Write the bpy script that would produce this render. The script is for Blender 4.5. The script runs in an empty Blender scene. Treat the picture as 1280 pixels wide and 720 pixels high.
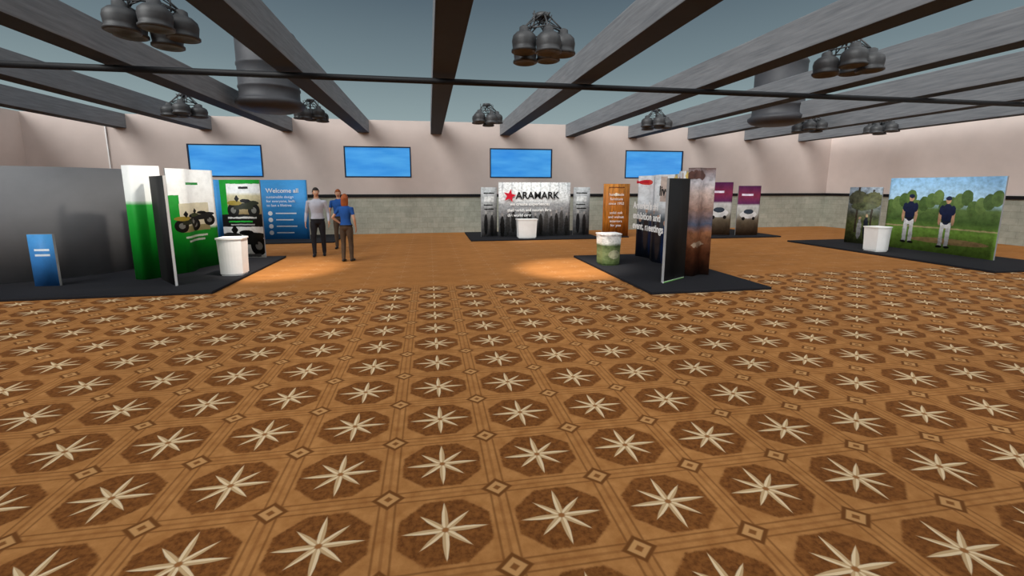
import bpy, bmesh, math, random
from mathutils import Vector, Matrix
random.seed(3)
scene = bpy.context.scene
scene.view_settings.view_transform = 'Standard'
scene.view_settings.look = 'None'
COL = scene.collection

def lin(c):
    out = []
    for v in c[:3]:
        v = v/255.0
        out.append(v/12.92 if v <= 0.04045 else ((v+0.055)/1.055)**2.4)
    return (out[0], out[1], out[2], 1.0)

# ------------------------------------------------------------------ nodes
class NB:
    def __init__(s, name, rough=0.7, spec=0.3, metal=0.0):
        s.mat = bpy.data.materials.new(name)
        s.mat.use_nodes = True
        s.nt = s.mat.node_tree
        s.bsdf = s.nt.nodes['Principled BSDF']
        s.bsdf.inputs['Roughness'].default_value = rough
        s.bsdf.inputs['Specular IOR Level'].default_value = spec
        s.bsdf.inputs['Metallic'].default_value = metal
    def put(s, sock, v):
        if v is None: return
        if isinstance(v, bpy.types.NodeSocket): s.nt.links.new(v, sock)
        else: sock.default_value = v
    def m(s, op, a, b=None, c=None):
        n = s.nt.nodes.new('ShaderNodeMath'); n.operation = op
        s.put(n.inputs[0], a); s.put(n.inputs[1], b); s.put(n.inputs[2], c)
        return n.outputs[0]
    def mix(s, f, a, b, bt='MIX'):
        n = s.nt.nodes.new('ShaderNodeMix'); n.data_type = 'RGBA'; n.blend_type = bt
        s.put(n.inputs[0], f); s.put(n.inputs[6], a); s.put(n.inputs[7], b)
        return n.outputs[2]
    def soft(s, d, edge, width):
        """1 where d<edge, softened over width"""
        n = s.nt.nodes.new('ShaderNodeMapRange'); n.interpolation_type = 'SMOOTHSTEP'
        s.put(n.inputs[0], d); n.inputs[1].default_value = edge-width; n.inputs[2].default_value = edge+width
        n.inputs[3].default_value = 1.0; n.inputs[4].default_value = 0.0
        return n.outputs[0]
    def coord(s, which='Object'):
        n = s.nt.nodes.new('ShaderNodeTexCoord'); return n.outputs[which]
    def sep(s, v):
        n = s.nt.nodes.new('ShaderNodeSeparateXYZ'); s.put(n.inputs[0], v)
        return n.outputs[0], n.outputs[1], n.outputs[2]
    def noise(s, v, scale, detail=4.0, rough=0.6, col=False):
        n = s.nt.nodes.new('ShaderNodeTexNoise')
        s.put(n.inputs['Vector'], v); n.inputs['Scale'].default_value = scale
        n.inputs['Detail'].default_value = detail; n.inputs['Roughness'].default_value = rough
        return n.outputs['Color'] if col else n.outputs['Fac']
    def ramp(s, f, stops, interp='LINEAR'):
        n = s.nt.nodes.new('ShaderNodeValToRGB'); n.color_ramp.interpolation = interp
        cr = n.color_ramp
        while len(cr.elements) < len(stops): cr.elements.new(0.5)
        for e, (p, c) in zip(cr.elements, stops):
            e.position = p; e.color = c
        s.put(n.inputs[0], f); return n.outputs[0]
    def mapv(s, v, scale):
        n = s.nt.nodes.new('ShaderNodeMapping'); s.put(n.inputs[0], v)
        n.inputs['Scale'].default_value = scale; return n.outputs[0]
    def out(s, c):
        s.put(s.bsdf.inputs['Base Color'], c); return s.mat

def plain(name, c, rough=0.7, spec=0.3, var=0.12, scale=6.0, metal=0.0):
    b = NB(name, rough, spec, metal)
    n = b.noise(b.coord('Object'), scale)
    c0 = lin(c)
    dk = tuple(x*(1-var) for x in c0[:3])+(1,)
    lt = tuple(min(1, x*(1+var)) for x in c0[:3])+(1,)
    return b.out(b.ramp(n, [(0.3, dk), (0.7, lt)]))

def poster(name, stops, shapes=(), nscale=8.0, namt=0.25, warp=0.02, rough=0.5, stretch=(0.6, 1, 1)):
    """printed graphic on UV: stops = vertical colour bands (v, rgb), shapes = printed forms"""
    b = NB(name, rough, 0.2)
    uv = b.coord('UV')
    nc = b.noise(b.mapv(uv, stretch), nscale, 6.0, 0.7, col=True)
    r, g, bl = b.sep(nc)
    u, v, _ = b.sep(uv)
    uu = b.m('ADD', u, b.m('MULTIPLY', b.m('SUBTRACT', r, 0.5), warp*2))
    vv = b.m('ADD', v, b.m('MULTIPLY', b.m('SUBTRACT', g, 0.5), warp*2))
    col = b.ramp(vv, [(p, lin(c)) for p, c in stops])
    for sh in shapes:
        kind, cu, cv, ru, rv, c = sh[:6]
        du = b.m('ABSOLUTE', b.m('DIVIDE', b.m('SUBTRACT', uu, cu), ru))
        dv = b.m('ABSOLUTE', b.m('DIVIDE', b.m('SUBTRACT', vv, cv), rv))
        if kind == 'r': d = b.m('MAXIMUM', du, dv)
        elif kind == 'd': d = b.m('ADD', du, dv)
        else: d = b.m('SQRT', b.m('ADD', b.m('MULTIPLY', du, du), b.m('MULTIPLY', dv, dv)))
        col = b.mix(b.m('LESS_THAN', d, 1.0), col, lin(c))
    if namt > 0:
        k = b.ramp(bl, [(0.35, (1-namt*2,)*3+(1,)), (0.5, (1-namt*.3,)*3+(1,)), (0.65, (1+namt,)*3+(1,))])
        col = b.mix(1.0, col, k, 'MULTIPLY')
    return b.out(col)

# ------------------------------------------------------------------ mesh helpers
def obj_from_bm(bm, name, mats=(), smooth=False):
    me = bpy.data.meshes.new(name)
    bmesh.ops.recalc_face_normals(bm, faces=bm.faces[:]) if smooth != 'keep' else None
    bm.to_mesh(me); bm.free()
    for m_ in mats: me.materials.append(m_)
    if smooth is True:
        for p in me.polygons: p.use_smooth = True
    o = bpy.data.objects.new(name, me); COL.objects.link(o); return o

def empty(name, loc):
    e = bpy.data.objects.new(name, None); e.location = loc; e.empty_display_size = 0.3
    COL.objects.link(e); return e

def child(o, p, name=None):
    o.parent = p
    o.matrix_parent_inverse = Matrix.LocRotScale(p.location, p.rotation_euler, p.scale).inverted()
    if name: o.name = name
    return o

def add_box(bm, x0, x1, y0, y1, z0, z1, mi=0):
    vs = [bm.verts.new((x, y, z)) for z in (z0, z1) for y in (y0, y1) for x in (x0, x1)]
    fs = [(0,1,3,2),(4,6,7,5),(0,4,5,1),(2,3,7,6),(0,2,6,4),(1,5,7,3)]
    for f in fs:
        fc = bm.faces.new([vs[i] for i in f]); fc.material_index = mi

def box(name, x0, x1, y0, y1, z0, z1, mat, bevel=0.0):
    bm = bmesh.new(); add_box(bm, x0, x1, y0, y1, z0, z1)
    if bevel: bmesh.ops.bevel(bm, geom=bm.edges[:], offset=bevel, segments=2, affect='EDGES', profile=0.5)
    return obj_from_bm(bm, name, [mat])

def loft(bm, rings, mi=0):
    vr = [[bm.verts.new(p) for p in r] for r in rings]
    n = len(vr[0])
    for a, b_ in zip(vr[:-1], vr[1:]):
        for i in range(n):
            f = bm.faces.new((a[i], a[(i+1) % n], b_[(i+1) % n], b_[i])); f.material_index = mi; f.smooth = True
    f = bm.faces.new(list(reversed(vr[0]))); f.material_index = mi
    f = bm.faces.new(vr[-1]); f.material_index = mi

def limb(bm, pts, radii, seg=12, flat=1.0, side=None, mi=0):
    pts = [Vector(p) for p in pts]; rings = []
    for i, p in enumerate(pts):
        t = (pts[min(i+1, len(pts)-1)]-pts[max(i-1, 0)]).normalized()
        ref = Vector(side) if side else (Vector((0, 1, 0)) if abs(t.y) < 0.8 else Vector((1, 0, 0)))
        u = (ref - t*ref.dot(t)).normalized(); w = t.cross(u)
        r = radii[i]
        rings.append([p + u*math.cos(a)*r + w*math.sin(a)*r*flat for a in [2*math.pi*k/seg for k in range(seg)]])
    loft(bm, rings, mi)

def lathe(bm, profile, seg=32, origin=(0, 0, 0), mi=0):
    o = Vector(origin)
    rings = [[o+Vector((math.cos(a)*r, math.sin(a)*r, z)) for a in [2*math.pi*k/seg for k in range(seg)]] for r, z in profile]
    loft(bm, rings, mi)

def catmull(pts, n=10):
    P = [Vector(p) for p in pts]; P = [P[0]*2-P[1]]+P+[P[-1]*2-P[-2]]
    out = []
    for i in range(1, len(P)-2):
        for k in range(n):
            t = k/n
            out.append(0.5*((2*P[i])+(P[i+1]-P[i-1])*t+(2*P[i-1]-5*P[i]+4*P[i+1]-P[i+2])*t*t+(-P[i-1]+3*P[i]-3*P[i+1]+P[i+2])*t**3))
    out.append(P[-2]); return out

def ribbon(name, pts, z0, z1, front, back, edge, th=0.04, smooth=True, topcurve=0.0):
    """exhibition panel: points run left to right as seen from its printed side"""
    pts = catmull(pts) if smooth and len(pts) > 2 else [Vector(p) for p in pts]
    L = [0.0]
    for a, b_ in zip(pts[:-1], pts[1:]): L.append(L[-1]+(b_-a).length)
    bm = bmesh.new(); uvl = bm.loops.layers.uv.new('UVMap')
    F, B = [], []
    for i, p in enumerate(pts):
        t = (pts[min(i+1, len(pts)-1)]-pts[max(i-1, 0)]).normalized(); n = Vector((t.y, -t.x))
        q = p - n*th; zt = z1+topcurve*math.sin(math.pi*L[i]/L[-1])
        F.append((bm.verts.new((p.x, p.y, z0)), bm.verts.new((p.x, p.y, zt))))
        B.append((bm.verts.new((q.x, q.y, z0)), bm.verts.new((q.x, q.y, zt))))
    def face(vs, uvs, mi, sm=False):
        f = bm.faces.new(vs); f.material_index = mi; f.smooth = sm
        for lp, c in zip(f.loops, uvs): lp[uvl].uv = c
    for i in range(len(pts)-1):
        a, b_ = L[i]/L[-1], L[i+1]/L[-1]
        face((F[i][0], F[i+1][0], F[i+1][1], F[i][1]), ((a,0),(b_,0),(b_,1),(a,1)), 0, True)
        face((B[i+1][0], B[i][0], B[i][1], B[i+1][1]), ((a,0),(b_,0),(b_,1),(a,1)), 1, True)
        face((F[i][1], F[i+1][1], B[i+1][1], B[i][1]), ((0,0),)*4, 2)
        face((F[i+1][0], F[i][0], B[i][0], B[i+1][0]), ((0,0),)*4, 2)
    face((F[0][0], F[0][1], B[0][1], B[0][0]), ((0,0),)*4, 2)
    face((F[-1][1], F[-1][0], B[-1][0], B[-1][1]), ((0,0),)*4, 2)
    return obj_from_bm(bm, name, [front, back, edge], 'keep')

def text(body, size, loc, rotz, mat, parent, name='lettering', align='LEFT', bold=0.0):
    c = bpy.data.curves.new(name, 'FONT'); c.body = body; c.size = size; c.extrude = 0.002
    c.offset = bold; c.align_x = align
    c.materials.append(mat)
    o = bpy.data.objects.new(name, c); COL.objects.link(o)
    o.location = loc; o.rotation_euler = (math.radians(90), 0, math.radians(rotz))
    return child(o, parent)

# ------------------------------------------------------------------ camera
cd = bpy.data.cameras.new('camera'); cam = bpy.data.objects.new('camera', cd); COL.objects.link(cam)
cd.sensor_width = 36; cd.lens = 546/1280*36
cd.shift_x = 10/1280; cd.shift_y = -40/1280
cam.location = (0, 0, 1.8)
cam.rotation_euler = (math.radians(90-8.95), 0, math.radians(-9.65))
cd.clip_start = 0.05
scene.camera = cam

# ------------------------------------------------------------------ materials
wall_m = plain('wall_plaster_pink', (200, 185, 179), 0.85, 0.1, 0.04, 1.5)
wallr_m = plain('wall_plaster_lit', (226, 211, 205), 0.85, 0.1, 0.04, 1.5)  # same plaster made paler: stronger light on the right wall painted in
black_m = plain('black_trim', (16, 16, 20), 0.6)
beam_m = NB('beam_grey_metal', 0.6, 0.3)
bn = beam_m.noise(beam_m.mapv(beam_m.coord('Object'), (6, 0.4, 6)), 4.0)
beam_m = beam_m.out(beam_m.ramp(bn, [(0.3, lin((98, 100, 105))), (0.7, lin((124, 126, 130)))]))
beamb_m = plain('beam_underside_shade', (48, 51, 57), 0.7, 0.2, 0.1, 3)  # shade below the beams, painted in as a darker grey
plat_m = plain('platform_carpet_black', (38, 38, 42), 0.9, 0.1, 0.25, 60)
white_m = plain('white_laminate', (240, 240, 240), 0.5, 0.3, 0.03)
dark_m = plain('lamp_dark_metal', (66, 66, 68), 0.5, 0.4, 0.2, 8, 0.2)
drum_m = plain('duct_grey_metal', (64, 64, 68), 0.55, 0.3, 0.15, 3, 0.1)
backp_m = plain('panel_back_black', (20, 20, 22), 0.7)
edge_m = plain('panel_edge_grey', (150, 150, 152), 0.6)

# floor
b = NB('floor_star_carpet', 0.8, 0.1)
oc = b.coord('Object'); X, Y, Z = b.sep(oc)
TX, TY = 0.64, 0.57
fu = b.m('SUBTRACT', b.m('FRACT', b.m('ADD', b.m('DIVIDE', b.m('SUBTRACT', X, 0.04), TX), 20.5)), 0.5)
fv = b.m('SUBTRACT', b.m('FRACT', b.m('ADD', b.m('DIVIDE', b.m('SUBTRACT', Y, 3.8), TY), 40.5)), 0.5)
au, av = b.m('ABSOLUTE', fu), b.m('ABSOLUTE', fv)
r = b.m('SQRT', b.m('ADD', b.m('MULTIPLY', fu, fu), b.m('MULTIPLY', fv, fv)))
ang = b.m('ARCTAN2', fv, fu)
a8 = b.m('FRACT', b.m('ADD', b.m('MULTIPLY', ang, 8/(2*math.pi)), 8.0))
tri = b.m('MULTIPLY', b.m('ABSOLUTE', b.m('SUBTRACT', a8, 0.5)), 2.0)
star_r = b.m('ADD', 0.075, b.m('MULTIPLY', b.m('POWER', tri, 2.1), b.m('ADD', 0.25, b.m('MULTIPLY', b.m('COSINE', b.m('MULTIPLY', ang, 4.0)), 0.03))))
nz = b.noise(oc, 9.0, 5.0, 0.65)
nz2 = b.noise(oc, 30.0, 4.0, 0.65)
wob = b.m('MULTIPLY', b.m('SUBTRACT', nz2, 0.5), 0.04)
star = b.soft(b.m('SUBTRACT', b.m('ADD', r, wob), star_r), 0.0, 0.022)
octg = b.m('MAXIMUM', b.m('MAXIMUM', au, av), b.m('MULTIPLY', b.m('ADD', au, av), 0.70))
octg = b.m('ADD', octg, b.m('MULTIPLY', wob, 0.8))
tan = b.ramp(nz, [(0.3, lin((156, 102, 54))), (0.7, lin((188, 132, 78)))])
dkb = b.ramp(nz2, [(0.35, lin((100, 58, 26))), (0.65, lin((138, 86, 42)))])
cream = b.mix(b.m('GREATER_THAN', a8, 0.5), lin((226, 200, 162)), lin((196, 162, 120)))
col = b.mix(b.soft(octg, 0.388, 0.016), tan, dkb)
mx = b.m('MAXIMUM', au, av)
line1 = b.m('MULTIPLY', b.soft(b.m('ABSOLUTE', b.m('SUBTRACT', mx, 0.430)), 0.010, 0.008), 0.65)
col = b.mix(line1, col, lin((112, 68, 32)))
line2 = b.soft(b.m('ABSOLUTE', b.m('SUBTRACT', mx, 0.495)), 0.008, 0.010)
col = b.mix(b.m('MULTIPLY', line2, 0.5), col, lin((120, 72, 36)))
corner = b.m('ADD', b.m('SUBTRACT', 0.5, au), b.m('SUBTRACT', 0.5, av))
col = b.mix(b.soft(corner, 0.15, 0.014), col, lin((112, 68, 32)))
col = b.mix(b.soft(corner, 0.10, 0.012), col, lin((192, 142, 90)))
col = b.mix(b.soft(corner, 0.04, 0.012), col, lin((130, 82, 42)))
col = b.mix(star, col, cream)
col = b.mix(b.soft(r, 0.03, 0.01), col, lin((150, 98, 54)))
far = b.ramp(b.noise(b.mapv(oc, (0.6, 2.5, 1)), 1.2, 3), [(0.3, lin((160, 104, 54))), (0.7, lin((178, 119, 65)))])
fd = b.m('MULTIPLY', b.m('MINIMUM', b.m('MAXIMUM', b.m('DIVIDE', b.m('SUBTRACT', Y, 7.8), 0.35), 0.0), 1.0), 0.9)
floor_m = b.out(b.mix(fd, col, far))

# wainscot
b = NB('wainscot_green_stone', 0.8, 0.15)
oc = b.coord('Object'); x_, y_, z_ = b.sep(oc)
cmb = b.nt.nodes.new('ShaderNodeCombineXYZ')
b.put(cmb.inputs[0], b.m('ADD', x_, y_)); b.put(cmb.inputs[1], z_)
bt = b.nt.nodes.new('ShaderNodeTexBrick')
b.put(bt.inputs['Vector'], cmb.outputs[0])
bt.inputs['Scale'].default_value = 1.2
bt.inputs['Color1'].default_value = lin((168, 169, 158)); bt.inputs['Color2'].default_value = lin((180, 179, 168))
bt.inputs['Mortar'].default_value = lin((156, 157, 146)); bt.inputs['Mortar Size'].default_value = 0.008
k = b.ramp(b.noise(oc, 3.5, 6, 0.7), [(0.3, (0.76, 0.78, 0.75, 1)), (0.7, (1.10, 1.10, 1.08, 1))])
wain_m = b.out(b.mix(1.0, bt.outputs['Color'], k, 'MULTIPLY'))

# window blue glass
b = NB('window_blue_glass', 0.1, 0.5)
g = b.noise(b.mapv(b.coord('Object'), (0.4, 1, 2.0)), 1.3, 3)
c = b.ramp(g, [(0.3, lin((48, 138, 220))), (0.7, lin((88, 176, 238)))])
b.put(b.bsdf.inputs['Emission Color'], c); b.bsdf.inputs['Emission Strength'].default_value = 0.85
b.bsdf.inputs['Base Color'].default_value = lin((20, 60, 110))
win_m = b.mat
frame_m = plain('window_frame_navy', (24, 40, 62))

# tinted glass roof
rm = bpy.data.materials.new('roof_tinted_glass'); rm.use_nodes = True
nt = rm.node_tree; nt.nodes.clear()
o_ = nt.nodes.new('ShaderNodeOutputMaterial'); t_ = nt.nodes.new('ShaderNodeBsdfTransparent')
t_.inputs[0].default_value = (0.93, 0.95, 0.95, 1); nt.links.new(t_.outputs[0], o_.inputs[0])

# ------------------------------------------------------------------ room shell
XL, XR, YB, YF, ZW = -13.4, 18.06, 17.6, -6.0, 4.3
box('floor', XL, XR, YF, YB, -0.1, 0, floor_m)
box('wall_left', XL-0.2, XL, YF, YB, -0.1, ZW, wall_m)
box('wall_right', XR, XR+0.2, YF, YB, -0.1, ZW, wallr_m)
box('wall_rear', XL-0.2, XR+0.2, YF-0.2, YF, -0.1, ZW, wall_m)
# back wall with window openings
wins = [(-8.45, -5.98), (-3.12, -0.65), (2.42, 4.98), (8.15, 10.78)]
wz0, wz1 = 2.17, 3.33
bm = bmesh.new()
add_box(bm, XL-0.2, XR+0.2, YB, YB+0.2, -0.1, wz0)
add_box(bm, XL-0.2, XR+0.2, YB, YB+0.2, wz1, ZW)
xs = [XL-0.2]+[v for w in wins for v in w]+[XR+0.2]
for i in range(0, len(xs), 2): add_box(bm, xs[i], xs[i+1], YB, YB+0.2, wz0, wz1)
obj_from_bm(bm, 'wall_back', [wall_m])
for i, (a, c) in enumerate(wins):
    bm = bmesh.new()
    add_box(bm, a, c, YB+0.03, YB+0.06, wz0, wz1, 0)
    t = 0.045
    add_box(bm, a, c, YB-0.01, YB+0.08, wz1-t, wz1, 1); add_box(bm, a, c, YB-0.01, YB+0.08, wz0, wz0+t, 1)
    add_box(bm, a, a+t, YB-0.01, YB+0.08, wz0+t, wz1-t, 1); add_box(bm, c-t, c, YB-0.01, YB+0.08, wz0+t, wz1-t, 1)
    obj_from_bm(bm, 'window_%d' % (i+1), [win_m, frame_m])
# wainscot and rails
box('trim_1', XL, XR, YB-0.02, YB, 0, 1.42, wain_m)
box('trim_2', XL, XL+0.02, YF, YB-0.02, 0, 1.42, wain_m)
box('trim_3', XR-0.02, XR, YF, YB-0.02, 0, 1.42, wain_m)
box('trim_4', XL, XR, YB-0.06, YB, 1.42, 1.53, black_m)
box('trim_5', XL, XL+0.06, YF, YB-0.06, 1.42, 1.53, black_m)
box('trim_6', XR-0.06, XR, YF, YB-0.06, 1.42, 1.53, black_m)
box('trim_7', -10.92, -10.89, YB-0.04, YB, 1.53, 4.2, white_m)
ceil = box('ceiling', XL-0.2, XR+0.2, YF-0.2, YB+0.2, ZW, ZW+0.02, rm)

for k in range(-5, 7):
    cx = 0.33+2.7*k
    if cx-0.21 < XL+0.05: continue
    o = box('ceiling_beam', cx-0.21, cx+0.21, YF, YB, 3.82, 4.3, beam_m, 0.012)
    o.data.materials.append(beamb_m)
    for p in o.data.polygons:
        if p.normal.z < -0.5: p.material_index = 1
# pipe along X
bm = bmesh.new(); limb(bm, [(XL, 8.5, 3.72), (XR, 8.5, 3.72)], [0.055, 0.055], 16)
obj_from_bm(bm, 'ceiling_pipe', [black_m], False)

# ------------------------------------------------------------------ pendant lamps
def lamp_mesh():
    bm = bmesh.new()
    n = 5
    R0 = 0.31
    for i in range(n):
        a = 2*math.pi*i/n+0.3; x, y = R0*math.cos(a), R0*math.sin(a)
        z0 = 0.0 if i % 2 else 0.05
        prof = [(0.015, 0.04), (0.12, 0.025), (0.165, 0), (0.185, 0.01), (0.185, 0.035), (0.165, 0.05), (0.17, 0.09), (0.178, 0.16), (0.165, 0.22),
                (0.12, 0.265), (0.075, 0.285), (0.07, 0.34), (0.04, 0.36), (0.02, 0.365)]
        lathe(bm, [(r_, z_+z0) for r_, z_ in prof], 20, (x, y, 0))
        limb(bm, [(x, y, z0+0.34), (x*0.3, y*0.3, 0.60)], [0.012, 0.012], 6)
        a2 = a+2*math.pi/n; x2, y2 = R0*math.cos(a2), R0*math.sin(a2)
        limb(bm, [(x, y, z0+0.34), (x2*0.45, y2*0.45, 0.60)], [0.008, 0.008], 6)
        limb(bm, [(x*0.9, y*0.9, 0.38), (x2*0.9, y2*0.9, 0.38)], [0.012, 0.012], 6)
    limb(bm, [(0, 0, 0.56), (0, 0, 0.62)], [0.11, 0.11], 12)
    limb(bm, [(0.04, 0, 0.38), (0.02, 0, 0.60)], [0.014, 0.014], 8)
    for s in (-1, 1):
        limb(bm, [(s*0.28, 0, 0.38), (-s*0.16, 0.05, 0.60)], [0.010, 0.010], 6)
        limb(bm, [(0.03, s*0.28, 0.38), (-0.03, -s*0.16, 0.60)], [0.010, 0.010], 6)
        limb(bm, [(s*0.22, 0.02*s, 0.36), (s*0.22, 0.02*s, 0.60)], [0.010, 0.010], 6)
    o = obj_from_bm(bm, 'pendant_lamp_cluster', [dark_m], 'keep'); return o
first = lamp_mesh()
spots = [(-3.45, 6.67, 3.67, 1.05), (1.7, 6.67, 3.67, 1), (6.95, 6.67, 3.67, 1.05),
         (-6.5, 13.7, 3.68, 1.15), (-3.3, 13.9, 3.70, 1), (1.8, 13.7, 3.68, 1), (7.35, 13.7, 3.68, 1.05),
         (13.1, 13.7, 3.70, 1.1), (16.1, 13.7, 3.70, 1.1)]
for i, (x, y, z, s) in enumerate(spots):
    o = first if i == 0 else bpy.data.objects.new('pendant_lamp_cluster', first.data)
    if i: COL.objects.link(o)
    o.location = (x, y, z); o.scale = (s, s, (4.3-z)/0.62); o.rotation_euler = (0, 0, i*0.7)
# ventilation drums
for x in (-3.93, 10.75):
    bm = bmesh.new()
    prof = [(0.05, 3.70), (0.5, 3.71), (0.72, 3.78), (0.80, 3.86), (0.81, 3.93), (0.74, 3.97), (0.70, 4.02), (0.70, 4.22), (0.72, 4.24), (0.72, 4.28),
            (0.70, 4.30), (0.70, 4.75), (0.72, 4.77), (0.72, 4.82), (0.70, 4.84), (0.70, 5.45), (0.72, 5.5), (0.66, 5.6), (0.3, 5.66), (0.02, 5.66)]
    lathe(bm, [(r_, z) for r_, z in prof], 40)
    o = obj_from_bm(bm, 'ventilation_duct', [drum_m], 'keep'); o.location = (x, 12.5, 0)

# ------------------------------------------------------------------ graphics
G1 = (18, 150, 44)
def atv(u, v, s, w=1.0, body=(40, 44, 30), acc=(150, 130, 50)):
    """side/front view of a small off-road vehicle as printed forms"""
    K = (14, 14, 14)
    return [('e', u-0.20*s*w, v-0.035*s, 0.115*s*w, 0.065*s, K), ('e', u+0.20*s*w, v-0.035*s, 0.115*s*w, 0.065*s, K),
            ('e', u-0.20*s*w, v-0.035*s, 0.05*s*w, 0.028*s, (120, 120, 116)), ('e', u+0.20*s*w, v-0.035*s, 0.05*s*w, 0.028*s, (120, 120, 116)),
            ('r', u, v+0.005*s, 0.19*s*w, 0.03*s, body), ('e', u-0.17*s*w, v+0.035*s, 0.14*s*w, 0.022*s, acc), ('e', u+0.17*s*w, v+0.035*s, 0.14*s*w, 0.022*s, body),
            ('e', u+0.04*s*w, v+0.055*s, 0.10*s*w, 0.018*s, K), ('d', u-0.12*s*w, v+0.075*s, 0.05*s*w, 0.035*s, K)]
green1 = poster('graphic_green_white', [(0.0, (14, 118, 34)), (0.35, G1), (0.66, (26, 164, 52)), (0.70, (240, 244, 240)), (1, (250, 250, 250))],
                [], 3, 0.03, 0.015)
green2 = poster('graphic_green_vehicle', [(0.0, (16, 124, 38)), (0.30, G1), (0.40, (24, 154, 48)), (0.43, (244, 246, 244)), (1, (250, 250, 250))],
                [('r', 0.05, 0.35, 0.10, 0.40, G1), ('r', 0.5, 0.53, 0.36, 0.14, (214, 206, 180)), ('r', 0.5, 0.42, 0.36, 0.03, (150, 140, 100))]
                + atv(0.36, 0.49, 1.0) + atv(0.68, 0.52, 0.9, body=(30, 30, 30), acc=(60, 66, 40)) +
                [('r', 0.5, 0.34, 0.3, 0.010, (220, 236, 220)), ('r', 0.5, 0.30, 0.24, 0.010, (220, 236, 220)), ('r', 0.5, 0.86, 0.2, 0.012, (40, 140, 60))], 14, 0.05, 0.008)
vehicle = poster('graphic_offroad_vehicle', [(0, (190, 190, 186)), (0.10, (226, 226, 222)), (0.38, (232, 232, 230)), (0.40, (236, 236, 236)), (0.405, (14, 14, 14)), (0.56, (20, 20, 20)), (0.565, (140, 120, 80)), (0.80, (206, 196, 160)), (0.84, (240, 240, 240)), (1, (240, 240, 240))],
                [('r', 0.06, 0.78, 0.10, 0.22, G1), ('r', 0.5, 0.98, 0.5, 0.03, G1), ('r', 0.58, 0.90, 0.12, 0.014, (30, 30, 30)),
                 ('r', 0.5, 0.52, 0.36, 0.012, (210, 210, 210)), ('r', 0.45, 0.47, 0.3, 0.010, (40, 170, 60)), ('r', 0.5, 0.43, 0.3, 0.008, (170, 170, 170))]
                + atv(0.55, 0.66, 1.35, 0.95) + atv(0.5, 0.22, 1.9, 0.95, (24, 26, 24), (40, 42, 40)) +
                [('r', 0.5, 0.03, 0.4, 0.02, (90, 90, 90))], 16, 0.08, 0.012)
bluep = poster('graphic_blue', [(0, (34, 104, 172)), (0.5, (50, 138, 206)), (1, (64, 150, 214))],
               [('e', 0.56, 0.44, 0.025, 0.038, (235, 240, 245)), ('e', 0.56, 0.33, 0.025, 0.038, (235, 240, 245)), ('e', 0.56, 0.22, 0.025, 0.038, (235, 240, 245)), ('e', 0.56, 0.11, 0.025, 0.038, (235, 240, 245)),
                ('r', 0.74, 0.44, 0.12, 0.010, (225, 235, 245)), ('r', 0.72, 0.33, 0.10, 0.010, (225, 235, 245)), ('r', 0.74, 0.22, 0.12, 0.010, (225, 235, 245)), ('r', 0.72, 0.11, 0.10, 0.010, (225, 235, 245))], 3, 0.08, 0.0)
bluel = poster('graphic_blue_small', [(0, (40, 96, 160)), (0.5, (60, 130, 200)), (1, (70, 150, 214))], [('r', 0.5, 0.7, 0.3, 0.02, (225, 235, 245)), ('r', 0.5, 0.6, 0.3, 0.02, (225, 235, 245))], 3, 0.08, 0.0)
crowd = poster('graphic_grey_crowd', [(0, (84, 86, 88)), (0.30, (120, 122, 126)), (0.60, (170, 172, 176)), (0.68, (226, 228, 230)), (1, (242, 243, 245))],
               [('e', 0.05+0.075*i, 0.18+0.05*((i*7) % 3), 0.030, 0.20, (44+((i*37) % 60),)*3) for i in range(13)]
               +[('e', 0.05+0.075*i, 0.41+0.05*((i*7) % 3), 0.014, 0.030, (176, 172, 170)) for i in range(13)]
               +[('r', 0.05+0.13*i, 0.90, 0.010, 0.10, (206, 208, 212)) for i in range(8)], 26, 0.20, 0.02, stretch=(1.3, 1, 1))
crowd2 = poster('graphic_grey_crowd_banner', [(0, (80, 80, 82)), (0.5, (150, 152, 154)), (1, (214, 216, 218))],
               [('r', 0.5, 0.88, 0.34, 0.012, (30, 30, 30)), ('r', 0.5, 0.76, 0.30, 0.05, (236, 236, 236)), ('r', 0.45, 0.64, 0.28, 0.012, (24, 24, 24)), ('r', 0.5, 0.56, 0.3, 0.012, (24, 24, 24)),
                ('e', 0.3, 0.25, 0.12, 0.21, (40, 40, 42)), ('e', 0.3, 0.49, 0.06, 0.03, (190, 188, 186)), ('e', 0.68, 0.22, 0.12, 0.22, (58, 58, 60)), ('e', 0.68, 0.47, 0.06, 0.03, (190, 188, 186))], 14, 0.18, 0.02, stretch=(0.33, 1, 1))
orangep = poster('graphic_orange_wood', [(0, (150, 84, 26)), (0.3, (196, 122, 46)), (0.7, (178, 104, 36)), (1, (204, 134, 60))],
               [('e', 0.5, 0.8, 0.1, 0.03, (230, 210, 180)), ('r', 0.5, 0.93, 0.3, 0.01, (110, 50, 16))], 7, 0.25, 0.03, stretch=(2, 0.5, 1))
cmain = poster('graphic_trade_event', [(0, (20, 26, 40)), (0.3, (40, 48, 64)), (0.52, (90, 98, 106)), (0.62, (206, 208, 212)), (0.8, (226, 228, 232)), (1, (232, 232, 236))],
               [('e', 0.14, 0.92, 0.13, 0.03, (206, 60, 52)), ('r', 0.40, 0.80, 0.03, 0.18, (170, 174, 182)), ('r', 0.62, 0.84, 0.05, 0.14, (190, 170, 160)), ('r', 0.85, 0.86, 0.06, 0.14, (150, 154, 164)), ('d', 0.85, 0.95, 0.10, 0.05, (220, 190, 110))]
               +[('e', 0.06+0.10*i, 0.20+0.06*((i*5) % 3), 0.042, 0.23, ((18, 24, 40), (70, 60, 60), (30, 50, 96), (120, 116, 110))[i % 4]) for i in range(10)]
               +[('e', 0.06+0.10*i, 0.46+0.06*((i*5) % 3), 0.020, 0.028, (196, 156, 136)) for i in range(10)], 14, 0.14, 0.012)
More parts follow.
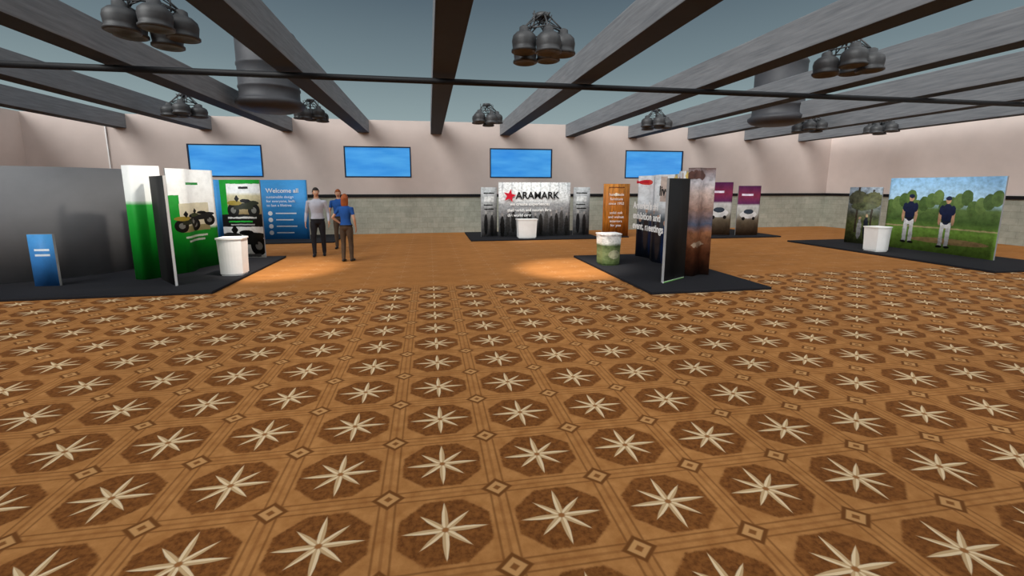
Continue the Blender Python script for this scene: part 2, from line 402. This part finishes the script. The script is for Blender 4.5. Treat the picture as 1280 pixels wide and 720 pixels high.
canyon = poster('graphic_canyon', [(0, (46, 32, 28)), (0.22, (110, 62, 40)), (0.40, (166, 112, 80)), (0.48, (84, 96, 120)), (0.62, (150, 116, 104)), (0.75, (196, 170, 160)), (0.88, (190, 184, 190)), (1, (110, 84, 80))],
               [('e', 0.5, 0.30, 0.3, 0.025, (204, 180, 156)), ('e', 0.3, 0.93, 0.4, 0.04, (92, 62, 56))], 5, 0.22, 0.05, stretch=(1, 3, 1))
purple = poster('graphic_purple_vehicle', [(0, (86, 60, 40)), (0.3, (130, 118, 100)), (0.45, (200, 200, 196)), (0.60, (204, 200, 200)), (0.64, (96, 34, 84)), (0.8, (128, 34, 66)), (1, (78, 24, 74))],
               [('e', 0.5, 0.42, 0.38, 0.08, (244, 244, 246)), ('e', 0.5, 0.48, 0.22, 0.05, (60, 70, 84)), ('r', 0.4, 0.82, 0.25, 0.02, (236, 220, 236)), ('e', 0.28, 0.34, 0.07, 0.035, (20, 20, 20)), ('e', 0.74, 0.34, 0.07, 0.035, (20, 20, 20))], 8, 0.12, 0.01)
trees = poster('graphic_trees', [(0, (70, 74, 48)), (0.3, (110, 124, 68)), (0.5, (90, 94, 72)), (0.8, (140, 150, 160)), (1, (160, 172, 186))],
               [('r', 0.3, 0.6, 0.03, 0.4, (64, 54, 44)), ('r', 0.75, 0.55, 0.03, 0.4, (58, 50, 40)), ('e', 0.30, 0.80, 0.30, 0.13, (84, 84, 64)), ('e', 0.75, 0.78, 0.30, 0.14, (92, 94, 62)), ('e', 0.5, 0.66, 0.4, 0.07, (84, 90, 62)),
                ('e', 0.62, 0.28, 0.08, 0.20, (40, 44, 56)), ('e', 0.62, 0.50, 0.045, 0.032, (180, 150, 120)), ('e', 0.42, 0.26, 0.07, 0.18, (170, 170, 172)), ('e', 0.42, 0.46, 0.045, 0.032, (180, 150, 120))], 11, 0.30, 0.06, stretch=(0.5, 1, 1))
def player(u, v, s=1.0):
    N, W, S, D = (22, 30, 60), (232, 232, 236), (180, 140, 112), (30, 30, 34)
    return [('r', u-0.026*s, v-0.15*s, 0.017*s, 0.15*s, W), ('r', u+0.026*s, v-0.15*s, 0.017*s, 0.15*s, W), ('r', u, v-0.04*s, 0.04*s, 0.04*s, W),
            ('e', u-0.030*s, v-0.31*s, 0.026*s, 0.016*s, D), ('e', u+0.034*s, v-0.31*s, 0.026*s, 0.016*s, D),
            ('e', u, v+0.09*s, 0.045*s, 0.13*s, N), ('e', u-0.055*s, v+0.05*s, 0.013*s, 0.10*s, S), ('e', u+0.055*s, v+0.05*s, 0.013*s, 0.10*s, S), ('e', u-0.045*s, v+0.14*s, 0.022*s, 0.06*s, N), ('e', u+0.045*s, v+0.14*s, 0.022*s, 0.06*s, N),
            ('e', u, v+0.26*s, 0.021*s, 0.042*s, S), ('e', u, v+0.285*s, 0.024*s, 0.026*s, N), ('r', u, v-0.005*s, 0.04*s, 0.007*s, D)]
ball = poster('graphic_baseball_players', [(0, (122, 156, 64)), (0.28, (134, 176, 76)), (0.36, (100, 134, 64)), (0.42, (74, 102, 52)), (0.58, (90, 114, 62)), (0.68, (164, 196, 220)), (1, (136, 182, 222))],
               [('e', 0.03+0.062*i, 0.60+0.045*((i*5) % 4), 0.050, 0.10+0.02*((i*3) % 3), ((78, 102, 52), (92, 116, 62), (68, 92, 46))[i % 3]) for i in range(16)]
               +[('r', 0.5, 0.33, 0.5, 0.010, (190, 178, 130)), ('e', 0.6, 0.16, 0.35, 0.04, (190, 160, 110))]
               +player(0.22, 0.44, 1.08)+player(0.56, 0.42, 1.08), 16, 0.16, 0.012, stretch=(1.3, 1, 1))
podg = poster('graphic_podium_green', [(0, (80, 100, 56)), (0.4, (130, 142, 98)), (0.62, (88, 106, 66)), (0.72, (228, 230, 226)), (1, (240, 240, 240))],
              [('e', 0.5, 0.35, 0.3, 0.14, (170, 170, 140))], 7, 0.25, 0.04)
curveg = plain('fabric_grey', (134, 134, 137), 0.85, 0.1, 0.05, 2)
txt_w = plain('lettering_white', (250, 250, 250), 0.6); txt_k = plain('lettering_black', (20, 20, 22), 0.6); txt_r = plain('lettering_red', (214, 20, 50), 0.6)

def platform(name, x0, x1, y0, y1, par):
    return child(box(name, x0, x1, y0, y1, 0.0, 0.05, plat_m, 0.012), par)

def podium(x, y, z, mat, w=0.48, d=0.42, h=0.78, rot=0):
    """tapered counter: bowed front, flat sides, overhanging worktop, recessed plinth"""
    bm = bmesh.new(); uvl = bm.loops.layers.uv.new('UVMap')
    def ringf(s, zz):
        a, c = w/2*s, d/2*s
        pts = [(-a, c), (-a, -c*0.72)] + [(-a+2*a*t/8, -c*0.72-c*0.28*math.sin(math.pi*t/8)) for t in range(1, 8)] + [(a, -c*0.72), (a, c)]
        return [Vector((p[0], p[1], zz)) for p in pts]
    loft(bm, [ringf(0.80, 0), ringf(0.80, 0.03), ringf(0.86, 0.032), ringf(0.89, h*0.5), ringf(0.94, h-0.035), ringf(1.0, h-0.032), ringf(1.0, h)])
    for f in bm.faces:
        f.smooth = False
        for lp in f.loops: lp[uvl].uv = (lp.vert.co.x/w+0.5+lp.vert.co.y/d*0.3, lp.vert.co.z/h)
    bmesh.ops.recalc_face_normals(bm, faces=bm.faces[:])
    o = obj_from_bm(bm, 'podium', [mat], 'keep'); o.location = (x, y, z); o.rotation_euler = (0, 0, rot); return o

# ---- booth with green vehicle graphics (left)
A = empty('exhibition_booth', (-6.0, 9.9, 0))
platform('platform', -9.8, -3.68, 7.98, 11.95, A)
child(ribbon('green_panel', [(-5.60, 9.30), (-5.40, 9.22), (-5.24, 9.38), (-5.08, 9.50)], 0.05, 2.2, green1, backp_m, edge_m), A)
child(ribbon('green_vehicle_panel', [(-5.10, 9.72), (-4.92, 10.0), (-4.96, 10.4), (-4.76, 10.86)], 0.05, 2.17, green2, backp_m, edge_m), A)
child(ribbon('side_panel', [(-4.50, 8.57), (-5.10, 9.27)], 0.05, 2.0, green1, backp_m, white_m, 0.04, False), A)
child(ribbon('vehicle_banner', [(-5.06, 11.85), (-4.10, 11.72)], 0.05, 1.98, vehicle, backp_m, edge_m, 0.05, False), A)
arc = [(-8.4+2.2*math.cos(math.radians(a)), 11.35+2.2*math.sin(math.radians(a))) for a in range(-140, -18, 10)]
child(ribbon('curved_grey_wall', arc, 0.05, 2.18, curveg, backp_m, edge_m, 0.08), A)
child(ribbon('blue_display', [(-6.98, 8.92), (-6.58, 8.90)], 0.05, 0.98, bluel, backp_m, edge_m, 0.05, False), A)
podium(-3.93, 9.5, 0.05, white_m, 0.48, 0.40, 0.76)

# ---- booth with blue graphic (rear left)
B = empty('exhibition_booth', (-5.5, 15.8, 0))
platform('platform', -8.2, -3.1, 14.9, 17.2, B)
child(ribbon('blue_panel', [(-6.9, 15.75), (-6.0, 15.9), (-5.0, 15.9), (-4.05, 15.75)], 0.05, 2.04, bluep, backp_m, edge_m), B)
text('Welcome all', 0.2, (-5.35, 15.80, 1.62), 0, txt_w, B, bold=0.003)
for i, s_ in enumerate(['sustainable design', 'for everyone, built', 'to last a lifetime']):
    text(s_, 0.12, (-5.35, 15.78, 1.44-i*0.14), 0, txt_w, B)

# ---- booth with star logo (rear centre)
C = empty('exhibition_booth', (3.7, 15.6, 0))
platform('platform', 1.35, 5.95, 14.5, 17.2, C)
child(ribbon('main_panel', [(2.42, 15.38), (3.2, 15.30), (4.2, 15.30), (5.06, 15.38)], 0.05, 1.97, crowd, backp_m, edge_m), C)
child(ribbon('side_banner', [(1.80, 15.42), (2.38, 15.5)], 0.05, 1.8, crowd2, backp_m, edge_m, 0.04, False), C)
child(ribbon('side_banner', [(5.22, 15.5), (5.82, 15.42)], 0.05, 1.8, crowd2, backp_m, edge_m, 0.04, False), C)
text('ARAMARK', 0.34, (3.02, 15.26, 1.40), 0, txt_k, C, bold=0.008)
text('we create experiences', 0.16, (2.80, 15.26, 1.16), 0, txt_w, C, bold=0.004)
text('that enrich and nourish lives', 0.14, (2.72, 15.26, 0.95), 0, txt_w, C, bold=0.004)
text('the world over', 0.14, (2.72, 15.26, 0.77), 0, txt_w, C, bold=0.004)
bm = bmesh.new(); vs = []
for k in range(10):
    a = math.pi/2+k*math.pi/5; rr = 0.24 if k % 2 == 0 else 0.10
    vs.append((math.cos(a)*rr, math.sin(a)*rr))
f1 = [bm.verts.new((x, 0, z)) for x, z in vs]; f2 = [bm.verts.new((x, 0.01, z)) for x, z in vs]
bm.faces.new(f1); bm.faces.new(list(reversed(f2)))
for k in range(10): bm.faces.new((f1[k], f2[k], f2[(k+1) % 10], f1[(k+1) % 10]))
st = obj_from_bm(bm, 'star_emblem', [txt_r]); st.location = (2.80, 15.25, 1.50); st.rotation_euler = (0, 0.2, 0); child(st, C)
podium(3.33, 14.85, 0.05, white_m, 0.72, 0.42, 0.66)

# ---- orange banner
O = empty('banner_stand', (6.6, 14.9, 0))
child(ribbon('banner', [(6.15, 14.95), (7.1, 14.85)], 0.03, 1.92, orangep, backp_m, edge_m, 0.04, False), O)
child(box('foot', 6.15, 7.1, 14.75, 15.1, 0, 0.04, plat_m, 0.01), O)
for i, s_ in enumerate(['handmade', 'furniture', 'since 1952']):
    text(s_, 0.13, (6.62, 14.87, 1.5-i*0.16), -6, txt_w, O, align='CENTER')
for i, s_ in enumerate(['solid oak', 'and walnut', 'interiors', 'for you']):
    text(s_, 0.13, (6.62, 14.87, 0.85-i*0.15), -6, txt_w, O, align='CENTER')

# ---- booth centre right
D = empty('exhibition_booth', (4.8, 8.7, 0))
platform('platform', 3.66, 5.97, 6.68, 10.75, D)
child(ribbon('event_panel', [(5.22, 10.45), (5.34, 10.0), (5.20, 9.5), (5.32, 9.0), (5.18, 8.55)], 0.05, 2.08, cmain, backp_m, edge_m), D)
child(ribbon('event_end_panel', [(5.10, 8.42), (5.00, 8.15), (5.06, 7.95)], 0.05, 2.12, cmain, backp_m, edge_m), D)
child(ribbon('canyon_panel', [(4.96, 7.88), (5.12, 7.76), (5.34, 7.90), (5.52, 7.84)], 0.05, 2.17, canyon, backp_m, edge_m), D)
child(ribbon('side_panel', [(4.86, 7.72), (4.21, 7.34)], 0.05, 1.96, canyon, backp_m, edge_m, 0.05, False), D)
child(ribbon('side_panel_strip', [(4.21, 7.265), (4.86, 7.645)], 0.05, 0.075, plain('strip_green', (110, 170, 90)), backp_m, white_m, 0.01, False), D)
for i, s_ in enumerate(["America's #1", "exhibition and", "event, meetings"]):
    text(s_, 0.235, (5.10, 10.42, 1.28-i*0.25), -90, txt_w, D, bold=0.006)
text("live", 0.30, (5.08, 9.15, 1.62), -90, txt_k, D, bold=0.008)
text("the event show", 0.1, (5.10, 10.30, 1.9), -90, txt_r, D, bold=0.006)
podium(4.02, 9.35, 0.05, podg, 0.48, 0.44, 0.72)

# ---- booth rear right (purple)
E = empty('exhibition_booth', (10.9, 15, 0))
platform('platform', 8.6, 12.6, 13.9, 16.6, E)
child(ribbon('purple_panel', [(10.1, 14.75), (10.5, 14.6), (10.95, 14.5)], 0.05, 1.98, purple, backp_m, edge_m), E)
child(ribbon('purple_panel', [(11.12, 14.42), (11.5, 14.35), (11.98, 14.35)], 0.05, 1.85, purple, backp_m, edge_m), E)
child(ribbon('rear_panel', [(9.0, 15.2), (10.0, 15.1)], 0.05, 1.85, canyon, backp_m, edge_m, 0.04, False), E)

# ---- booth right (baseball)
R = empty('exhibition_booth', (13.2, 10.0, 0))
platform('platform', 11.75, 14.3, 7.2, 12.7, R)
child(ribbon('baseball_panel', [(13.42, 10.95), (13.5, 10.3), (13.5, 9.3), (13.42, 8.3)], 0.05, 2.06, ball, backp_m, edge_m), R)
child(ribbon('tree_panel', [(13.2, 12.0), (13.42, 11.15)], 0.05, 1.8, trees, backp_m, edge_m, 0.04, False), R)
podium(12.22, 10.12, 0.05, white_m, 0.46, 0.50, 0.68)

# ------------------------------------------------------------------ people
def person(name, loc, rotz, H, arms, female, mats, hair_long, sleeves_short, stride=0.06, headturn=0.0, legs_dx=0.10):
    """mats: skin, hair, top, trousers, shoes ; arms: [(shoulder,elbow,wrist,handdir) left(+x), right(-x)] in 1.78 m units; faces -Y"""
    S = H/1.78
    skin, hair, top, trou, shoe = mats
    P = empty(name, loc)
    bm = bmesh.new(); N = 20
    sw = 0.90 if female else 1.0
    T = [(0.84, .10, .09, 0), (0.88, .155, .115, 0), (0.95, .172, .122, 0.005), (1.04, .150*(0.92 if female else 1), .108, 0), (1.13, .142*(0.9 if female else 1.03), .100, 0),
         (1.24, .160*sw, .115, -0.006), (1.33, .178*sw, .120, -0.006), (1.40, .185*sw, .105, 0), (1.445, .150*sw, .085, 0.005), (1.48, .085, .068, 0.01), (1.51, .058, .056, 0.01), (1.58, .052, .054, 0.0)]
    loft(bm, [[Vector((math.cos(a)*rx, math.sin(a)*ry+yo, z)) for a in [2*math.pi*k/N for k in range(N)]] for z, rx, ry, yo in T])
    segs = []
    for sx, (sh, el, wr, hd) in zip((1, -1), arms):
        sh, el, wr = Vector(sh), Vector(el), Vector(wr)
        limb(bm, [sh+Vector((-sx*0.05, 0, 0.0)), sh, sh.lerp(el, .35), sh.lerp(el, .8), el, el.lerp(wr, .3), el.lerp(wr, .75), wr],
             [.050, .060, .052*sw, .043*sw, .041*sw, .041*sw, .032*sw, .026], 14)
        segs.append((sh, el, wr))
    for sx in (1, -1):
        y = stride*sx
        hip = Vector((sx*0.088, 0, 0.90)); kn = Vector((sx*legs_dx*0.98, y*0.5-0.02, 0.49)); an = Vector((sx*legs_dx, y, 0.085))
        limb(bm, [hip, hip.lerp(kn, .3), hip.lerp(kn, .75), kn, kn.lerp(an, .3), kn.lerp(an, .75), an], [.092, .090, .070, .062, .062, .052, .050], 16)
        limb(bm, [an+Vector((0, .075, -.045)), an+Vector((0, .03, -.04)), an+Vector((0, -.06, -.045)), an+Vector((sx*.012, -.13, -.052)), an+Vector((sx*.015, -.18, -.058))],
             [.026, .042, .044, .040, .022], 14, 0.78, side=(1, 0, 0))
    raw = obj_from_bm(bm, 'raw', [], True)
    md = raw.modifiers.new('r', 'REMESH'); md.mode = 'VOXEL'; md.voxel_size = 0.013
    ms = raw.modifiers.new('s', 'SMOOTH'); ms.iterations = 5; ms.factor = 0.6
    dg = bpy.context.evaluated_depsgraph_get()
    me = bpy.data.meshes.new_from_object(raw.evaluated_get(dg)); bpy.data.objects.remove(raw)
    me.materials.clear()
    for m_ in (top, trou, shoe, skin): me.materials.append(m_)
    def dseg(p, a, c):
        t = max(0, min(1, (p-a).dot(c-a)/(c-a).length_squared)); return (p-(a+(c-a)*t)).length
    for p in me.polygons:
        q = p.center; p.use_smooth = True
        da = min(min(dseg(q, s, e), dseg(q, e, w)) for s, e, w in segs)
        dfa = min(dseg(q, s.lerp(e, 0.75), e) for s, e, w in segs)
        dfw = min(dseg(q, e, w) for s, e, w in segs)
        arm = da < 0.062
        if q.z < 0.075: mi = 2
        elif q.z > 1.495: mi = 3
        elif arm and q.z < 1.40:
            mi = 3 if (sleeves_short and min(dfa, dfw) < 0.058) else 0
            if not sleeves_short and min((q-w).length for s, e, w in segs) < 0.02: mi = 3
        elif q.z < 0.965: mi = 1
        else: mi = 0
        p.material_index = mi
    body = bpy.data.objects.new('body', me); COL.objects.link(body)
    parts = [body]
    # head
    bm = bmesh.new(); bmesh.ops.create_uvsphere(bm, u_segments=28, v_segments=22, radius=1)
    for v in bm.verts:
        x, y, z = v.co
        k = 1.0 if z > -0.1 else 1.0-0.42*((-z-0.1)/0.9)**1.3
        yy = y*0.096
        if y < 0 and z < 0: yy *= (1.0-0.05*abs(z))
        if y > 0 and z < -0.2: yy *= 0.72
        v.co = (x*0.075*k, yy, z*0.118)
    for f in bm.faces: f.smooth = True
    limb(bm, [(0, -.088, .012), (0, -.104, -.012), (0, -.112, -.030), (0, -.092, -.040)], [.006, .010, .013, .008], 10, 1.0, side=(1, 0, 0))
    for s in (1, -1):
        limb(bm, [(s*.070, .012, .025), (s*.080, .018, .012), (s*.080, .014, -.012), (s*.070, .006, -.030)], [.007, .014, .012, .006], 8, 0.5, side=(0, 1, 0))
    for f in bm.faces: f.material_index = 0
    for s in (1, -1):
        for rad, yo, mi in ((.0125, -.083, 1), (.0068, -.0915, 2)):
            g_ = bmesh.ops.create_uvsphere(bm, u_segments=12, v_segments=8, radius=rad, matrix=Matrix.Translation((s*.029, yo, .008)))
            for v in g_['verts']:
                for f in v.link_faces: f.material_index = mi
        limb(bm, [(s*.016, -.092, .030), (s*.030, -.092, .034), (s*.045, -.082, .029)], [.003, .004, .002], 6, 1.0, mi=2)
    limb(bm, [(-.024, -.082, -.058), (0, -.092, -.057), (.024, -.082, -.058)], [.003, .006, .003], 8, 1.0, mi=3)
    head = obj_from_bm(bm, 'head', [skin, white_m, hair, plain('lips', (176, 96, 88))], 'keep')
    # hair
    bm = bmesh.new(); bmesh.ops.create_uvsphere(bm, u_segments=28, v_segments=22, radius=1)
    for v in bm.verts:
        x, y, z = v.co
        v.co = (x*0.084, y*0.106+0.004, z*0.124+0.006)
    dele = []
    for v in bm.verts:
        x, y, z = v.co
        front = y < -0.03
        lim = 0.045 if front else (-0.01 if y < 0.03 else -0.055)
        if z < lim: dele.append(v)
    bmesh.ops.delete(bm, geom=dele, context='VERTS')
    for f in bm.faces: f.smooth = True
    if hair_long:
        N2 = 18; rings = []
        for z, rx, ry, yo in ((.06, .078, .070, .035), (.0, .088, .066, .040), (-.06, .092, .058, .046), (-.13, .090, .048, .052), (-.18, .080, .036, .055), (-.20, .05, .02, .056)):
            rings.append([Vector((math.cos(a)*rx, math.sin(a)*ry+yo, z)) for a in [2*math.pi*k/N2 for k in range(N2)]])
        loft(bm, rings)
    hr = obj_from_bm(bm, 'hair', [hair], 'keep')
    sm = hr.modifiers.new('s', 'SOLIDIFY'); sm.thickness = 0.008; sm.offset = 0
    for o in (head, hr):
        o.location = (0, -0.012, 1.655); o.rotation_euler = (0, 0, headturn); parts.append(o)
    # hands
    for sx, (sh, el, wr, hd) in zip((1, -1), arms):
        wr = Vector(wr); d = Vector(hd).normalized()
        fw = Vector((0, -1, 0)); fw = (fw-d*fw.dot(d)).normalized()   # thumb side
        pn = d.cross(fw)*(-sx)                                          # towards the body (palm)
        if pn.dot(Vector((-sx, 0, 0))) < 0: pn = -pn
        bm = bmesh.new()
        rings = []
        for t, w_, th in ((-0.02, .024, .020), (0.01, .030, .016), (0.05, .041, .015), (0.085, .042, .013), (0.095, .036, .009)):
            c_ = wr+d*t
            rings.append([c_+fw*math.cos(a)*w_+pn*math.sin(a)*th for a in [2*math.pi*k/14 for k in range(14)]])
        loft(bm, rings)
        for j, (off, ln) in enumerate(((.031, .070), (.011, .080), (-.010, .074), (-.030, .058))):
            p0 = wr+d*0.082+fw*off
            p1 = p0+(d+pn*0.15).normalized()*ln*0.45
            p2 = p1+(d+pn*0.6).normalized()*ln*0.32
            p3 = p2+(d*0.8+pn*0.9).normalized()*ln*0.25
            limb(bm, [p0, p1, p2, p3], [.0090, .0085, .0078, .0055], 8)
        t0 = wr+d*0.025+fw*0.026
        t1 = t0+(d*0.6+fw*0.75+pn*0.2).normalized()*0.036
        t2 = t1+(d*0.9+fw*0.3+pn*0.35).normalized()*0.034
        limb(bm, [t0, t1, t2], [.012, .0105, .007], 8)
        parts.append(obj_from_bm(bm, 'hand_left' if sx > 0 else 'hand_right', [skin], True))
    # belt
    bm = bmesh.new()
    N3 = 24
    lathe_pts = [(.178, .127, .955), (.180, .129, .96), (.178, .127, .985)]
    loft(bm, [[Vector((math.cos(a)*rx*0.985, math.sin(a)*ry*0.985+.003, z)) for a in [2*math.pi*k/N3 for k in range(N3)]] for rx, ry, z in lathe_pts])
    parts.append(obj_from_bm(bm, 'belt', [shoe], 'keep'))
    P.rotation_euler = (0, 0, rotz); P.scale = (S, S, S)
    for o in parts: o.parent = P
    return P
skin_m = plain('skin', (206, 156, 126), 0.6, 0.3, 0.05)
hair_d = plain('hair_dark', (34, 26, 22), 0.6); hair_r = plain('hair_auburn', (150, 76, 34), 0.6)
shirt_w = plain('shirt_light_grey', (182, 182, 194), 0.8, 0.2, 0.1); trou_k = plain('trousers_black', (30, 30, 36), 0.8)
shirt_b = plain('shirt_blue', (34, 80, 150), 0.8, 0.2, 0.15); trou_b = plain('trousers_brown', (78, 62, 48), 0.8)
shoe_m = plain('shoe_black', (20, 18, 18), 0.4)
armsM = [((.195, 0, 1.415), (.265, .03, 1.13), (.275, -.08, .90), (0.05, -.25, -1)),
         ((-.195, 0, 1.415), (-.262, .04, 1.13), (-.285, -.05, .89), (-.05, -.2, -1))]
person('man', (-2.89, 12.08, 0), 0.15, 1.79, armsM, False, (skin_m, hair_d, shirt_w, trou_k, shoe_m), False, False, 0.05, 0.3, 0.115)
armsW = [((.170, 0, 1.405), (.33, .05, 1.17), (.19, -.07, 1.02), (-.75, -.3, -.5)), ((-.170, 0, 1.405), (-.245, .03, 1.13), (-.235, -.06, .91), (0, -.2, -1))]
person('woman', (-2.0, 11.04, 0), math.radians(166), 1.64, armsW, True, (skin_m, hair_r, shirt_b, trou_b, shoe_m), True, True, 0.04, 0.2, 0.095)
armsT = [((.190, 0, 1.415), (.25, .03, 1.14), (.20, -.18, 1.02), (-.3, -.8, -.2)),
         ((-.190, 0, 1.415), (-.27, .02, 1.14), (-.27, -.06, .90), (0, -.2, -1))]
person('visitor', (-2.62, 13.5, 0), 0.0, 1.74, armsT, False, (skin_m, hair_r, shirt_b, trou_b, shoe_m), False, True, 0.03, 0.0, 0.10)

# ------------------------------------------------------------------ world & lights
w = bpy.data.worlds.new('sky'); scene.world = w; w.use_nodes = True
nt = w.node_tree; bg = nt.nodes['Background']
tc = nt.nodes.new('ShaderNodeTexCoord'); sp = nt.nodes.new('ShaderNodeSeparateXYZ'); cr = nt.nodes.new('ShaderNodeValToRGB')
nt.links.new(tc.outputs['Generated'], sp.inputs[0]); nt.links.new(sp.outputs[2], cr.inputs[0]); nt.links.new(cr.outputs[0], bg.inputs[0])
e = cr.color_ramp.elements
e[0].position = 0.0; e[0].color = lin((160, 176, 180))
e[1].position = 1.0; e[1].color = lin((66, 78, 90))
for p_, c_ in ((0.13, (154, 170, 173)), (0.24, (122, 138, 145)), (0.36, (92, 107, 118)), (0.5, (76, 90, 102))):
    n_ = e.new(p_); n_.color = lin(c_)
bg.inputs[1].default_value = 1.0

def sun(name, d, strength, angle, col=(1, 1, 1)):
    l = bpy.data.lights.new(name, 'SUN'); l.energy = strength; l.angle = math.radians(angle); l.color = col
    o = bpy.data.objects.new(name, l); COL.objects.link(o); o.location = (0, 0, 12)
    o.rotation_euler = Vector(d).to_track_quat('-Z', 'Y').to_euler()
sun('sun_key', (0.62, 0.52, -0.50), 4.7, 50, (1, 0.97, 0.94))
sun('sun_fill', (-0.5, 0.4, -0.77), 1.7, 80, (1, 0.98, 0.96))

def spot(loc, target, energy, deg, blend=0.6):
    l = bpy.data.lights.new('unseen_spotlight', 'SPOT'); l.energy = energy; l.spot_size = math.radians(deg); l.spot_blend = blend
    l.color = (1, 0.92, 0.8); l.shadow_soft_size = 0.08
    o = bpy.data.objects.new('unseen_spotlight', l); COL.objects.link(o); o.location = loc
    o.rotation_euler = (Vector(target)-Vector(loc)).to_track_quat('-Z', 'Y').to_euler()
spot((-2.8, 8.55, 3.62), (-3.25, 10.2, 0.1), 900, 46, 0.8)
spot((2.5, 8.55, 3.62), (3.1, 9.2, 0.1), 850, 46, 0.8)
spot((-3.0, 8.55, 3.62), (-5.0, 9.9, 1.2), 220, 60)  # lamp without fixture, added to brighten the dim left booth panels
spot((3.5, 13.0, 3.7), (3.6, 15.2, 0.9), 150, 60)
spot((11.3, 10.2, 3.7), (13.2, 10.0, 0.8), 150, 70)
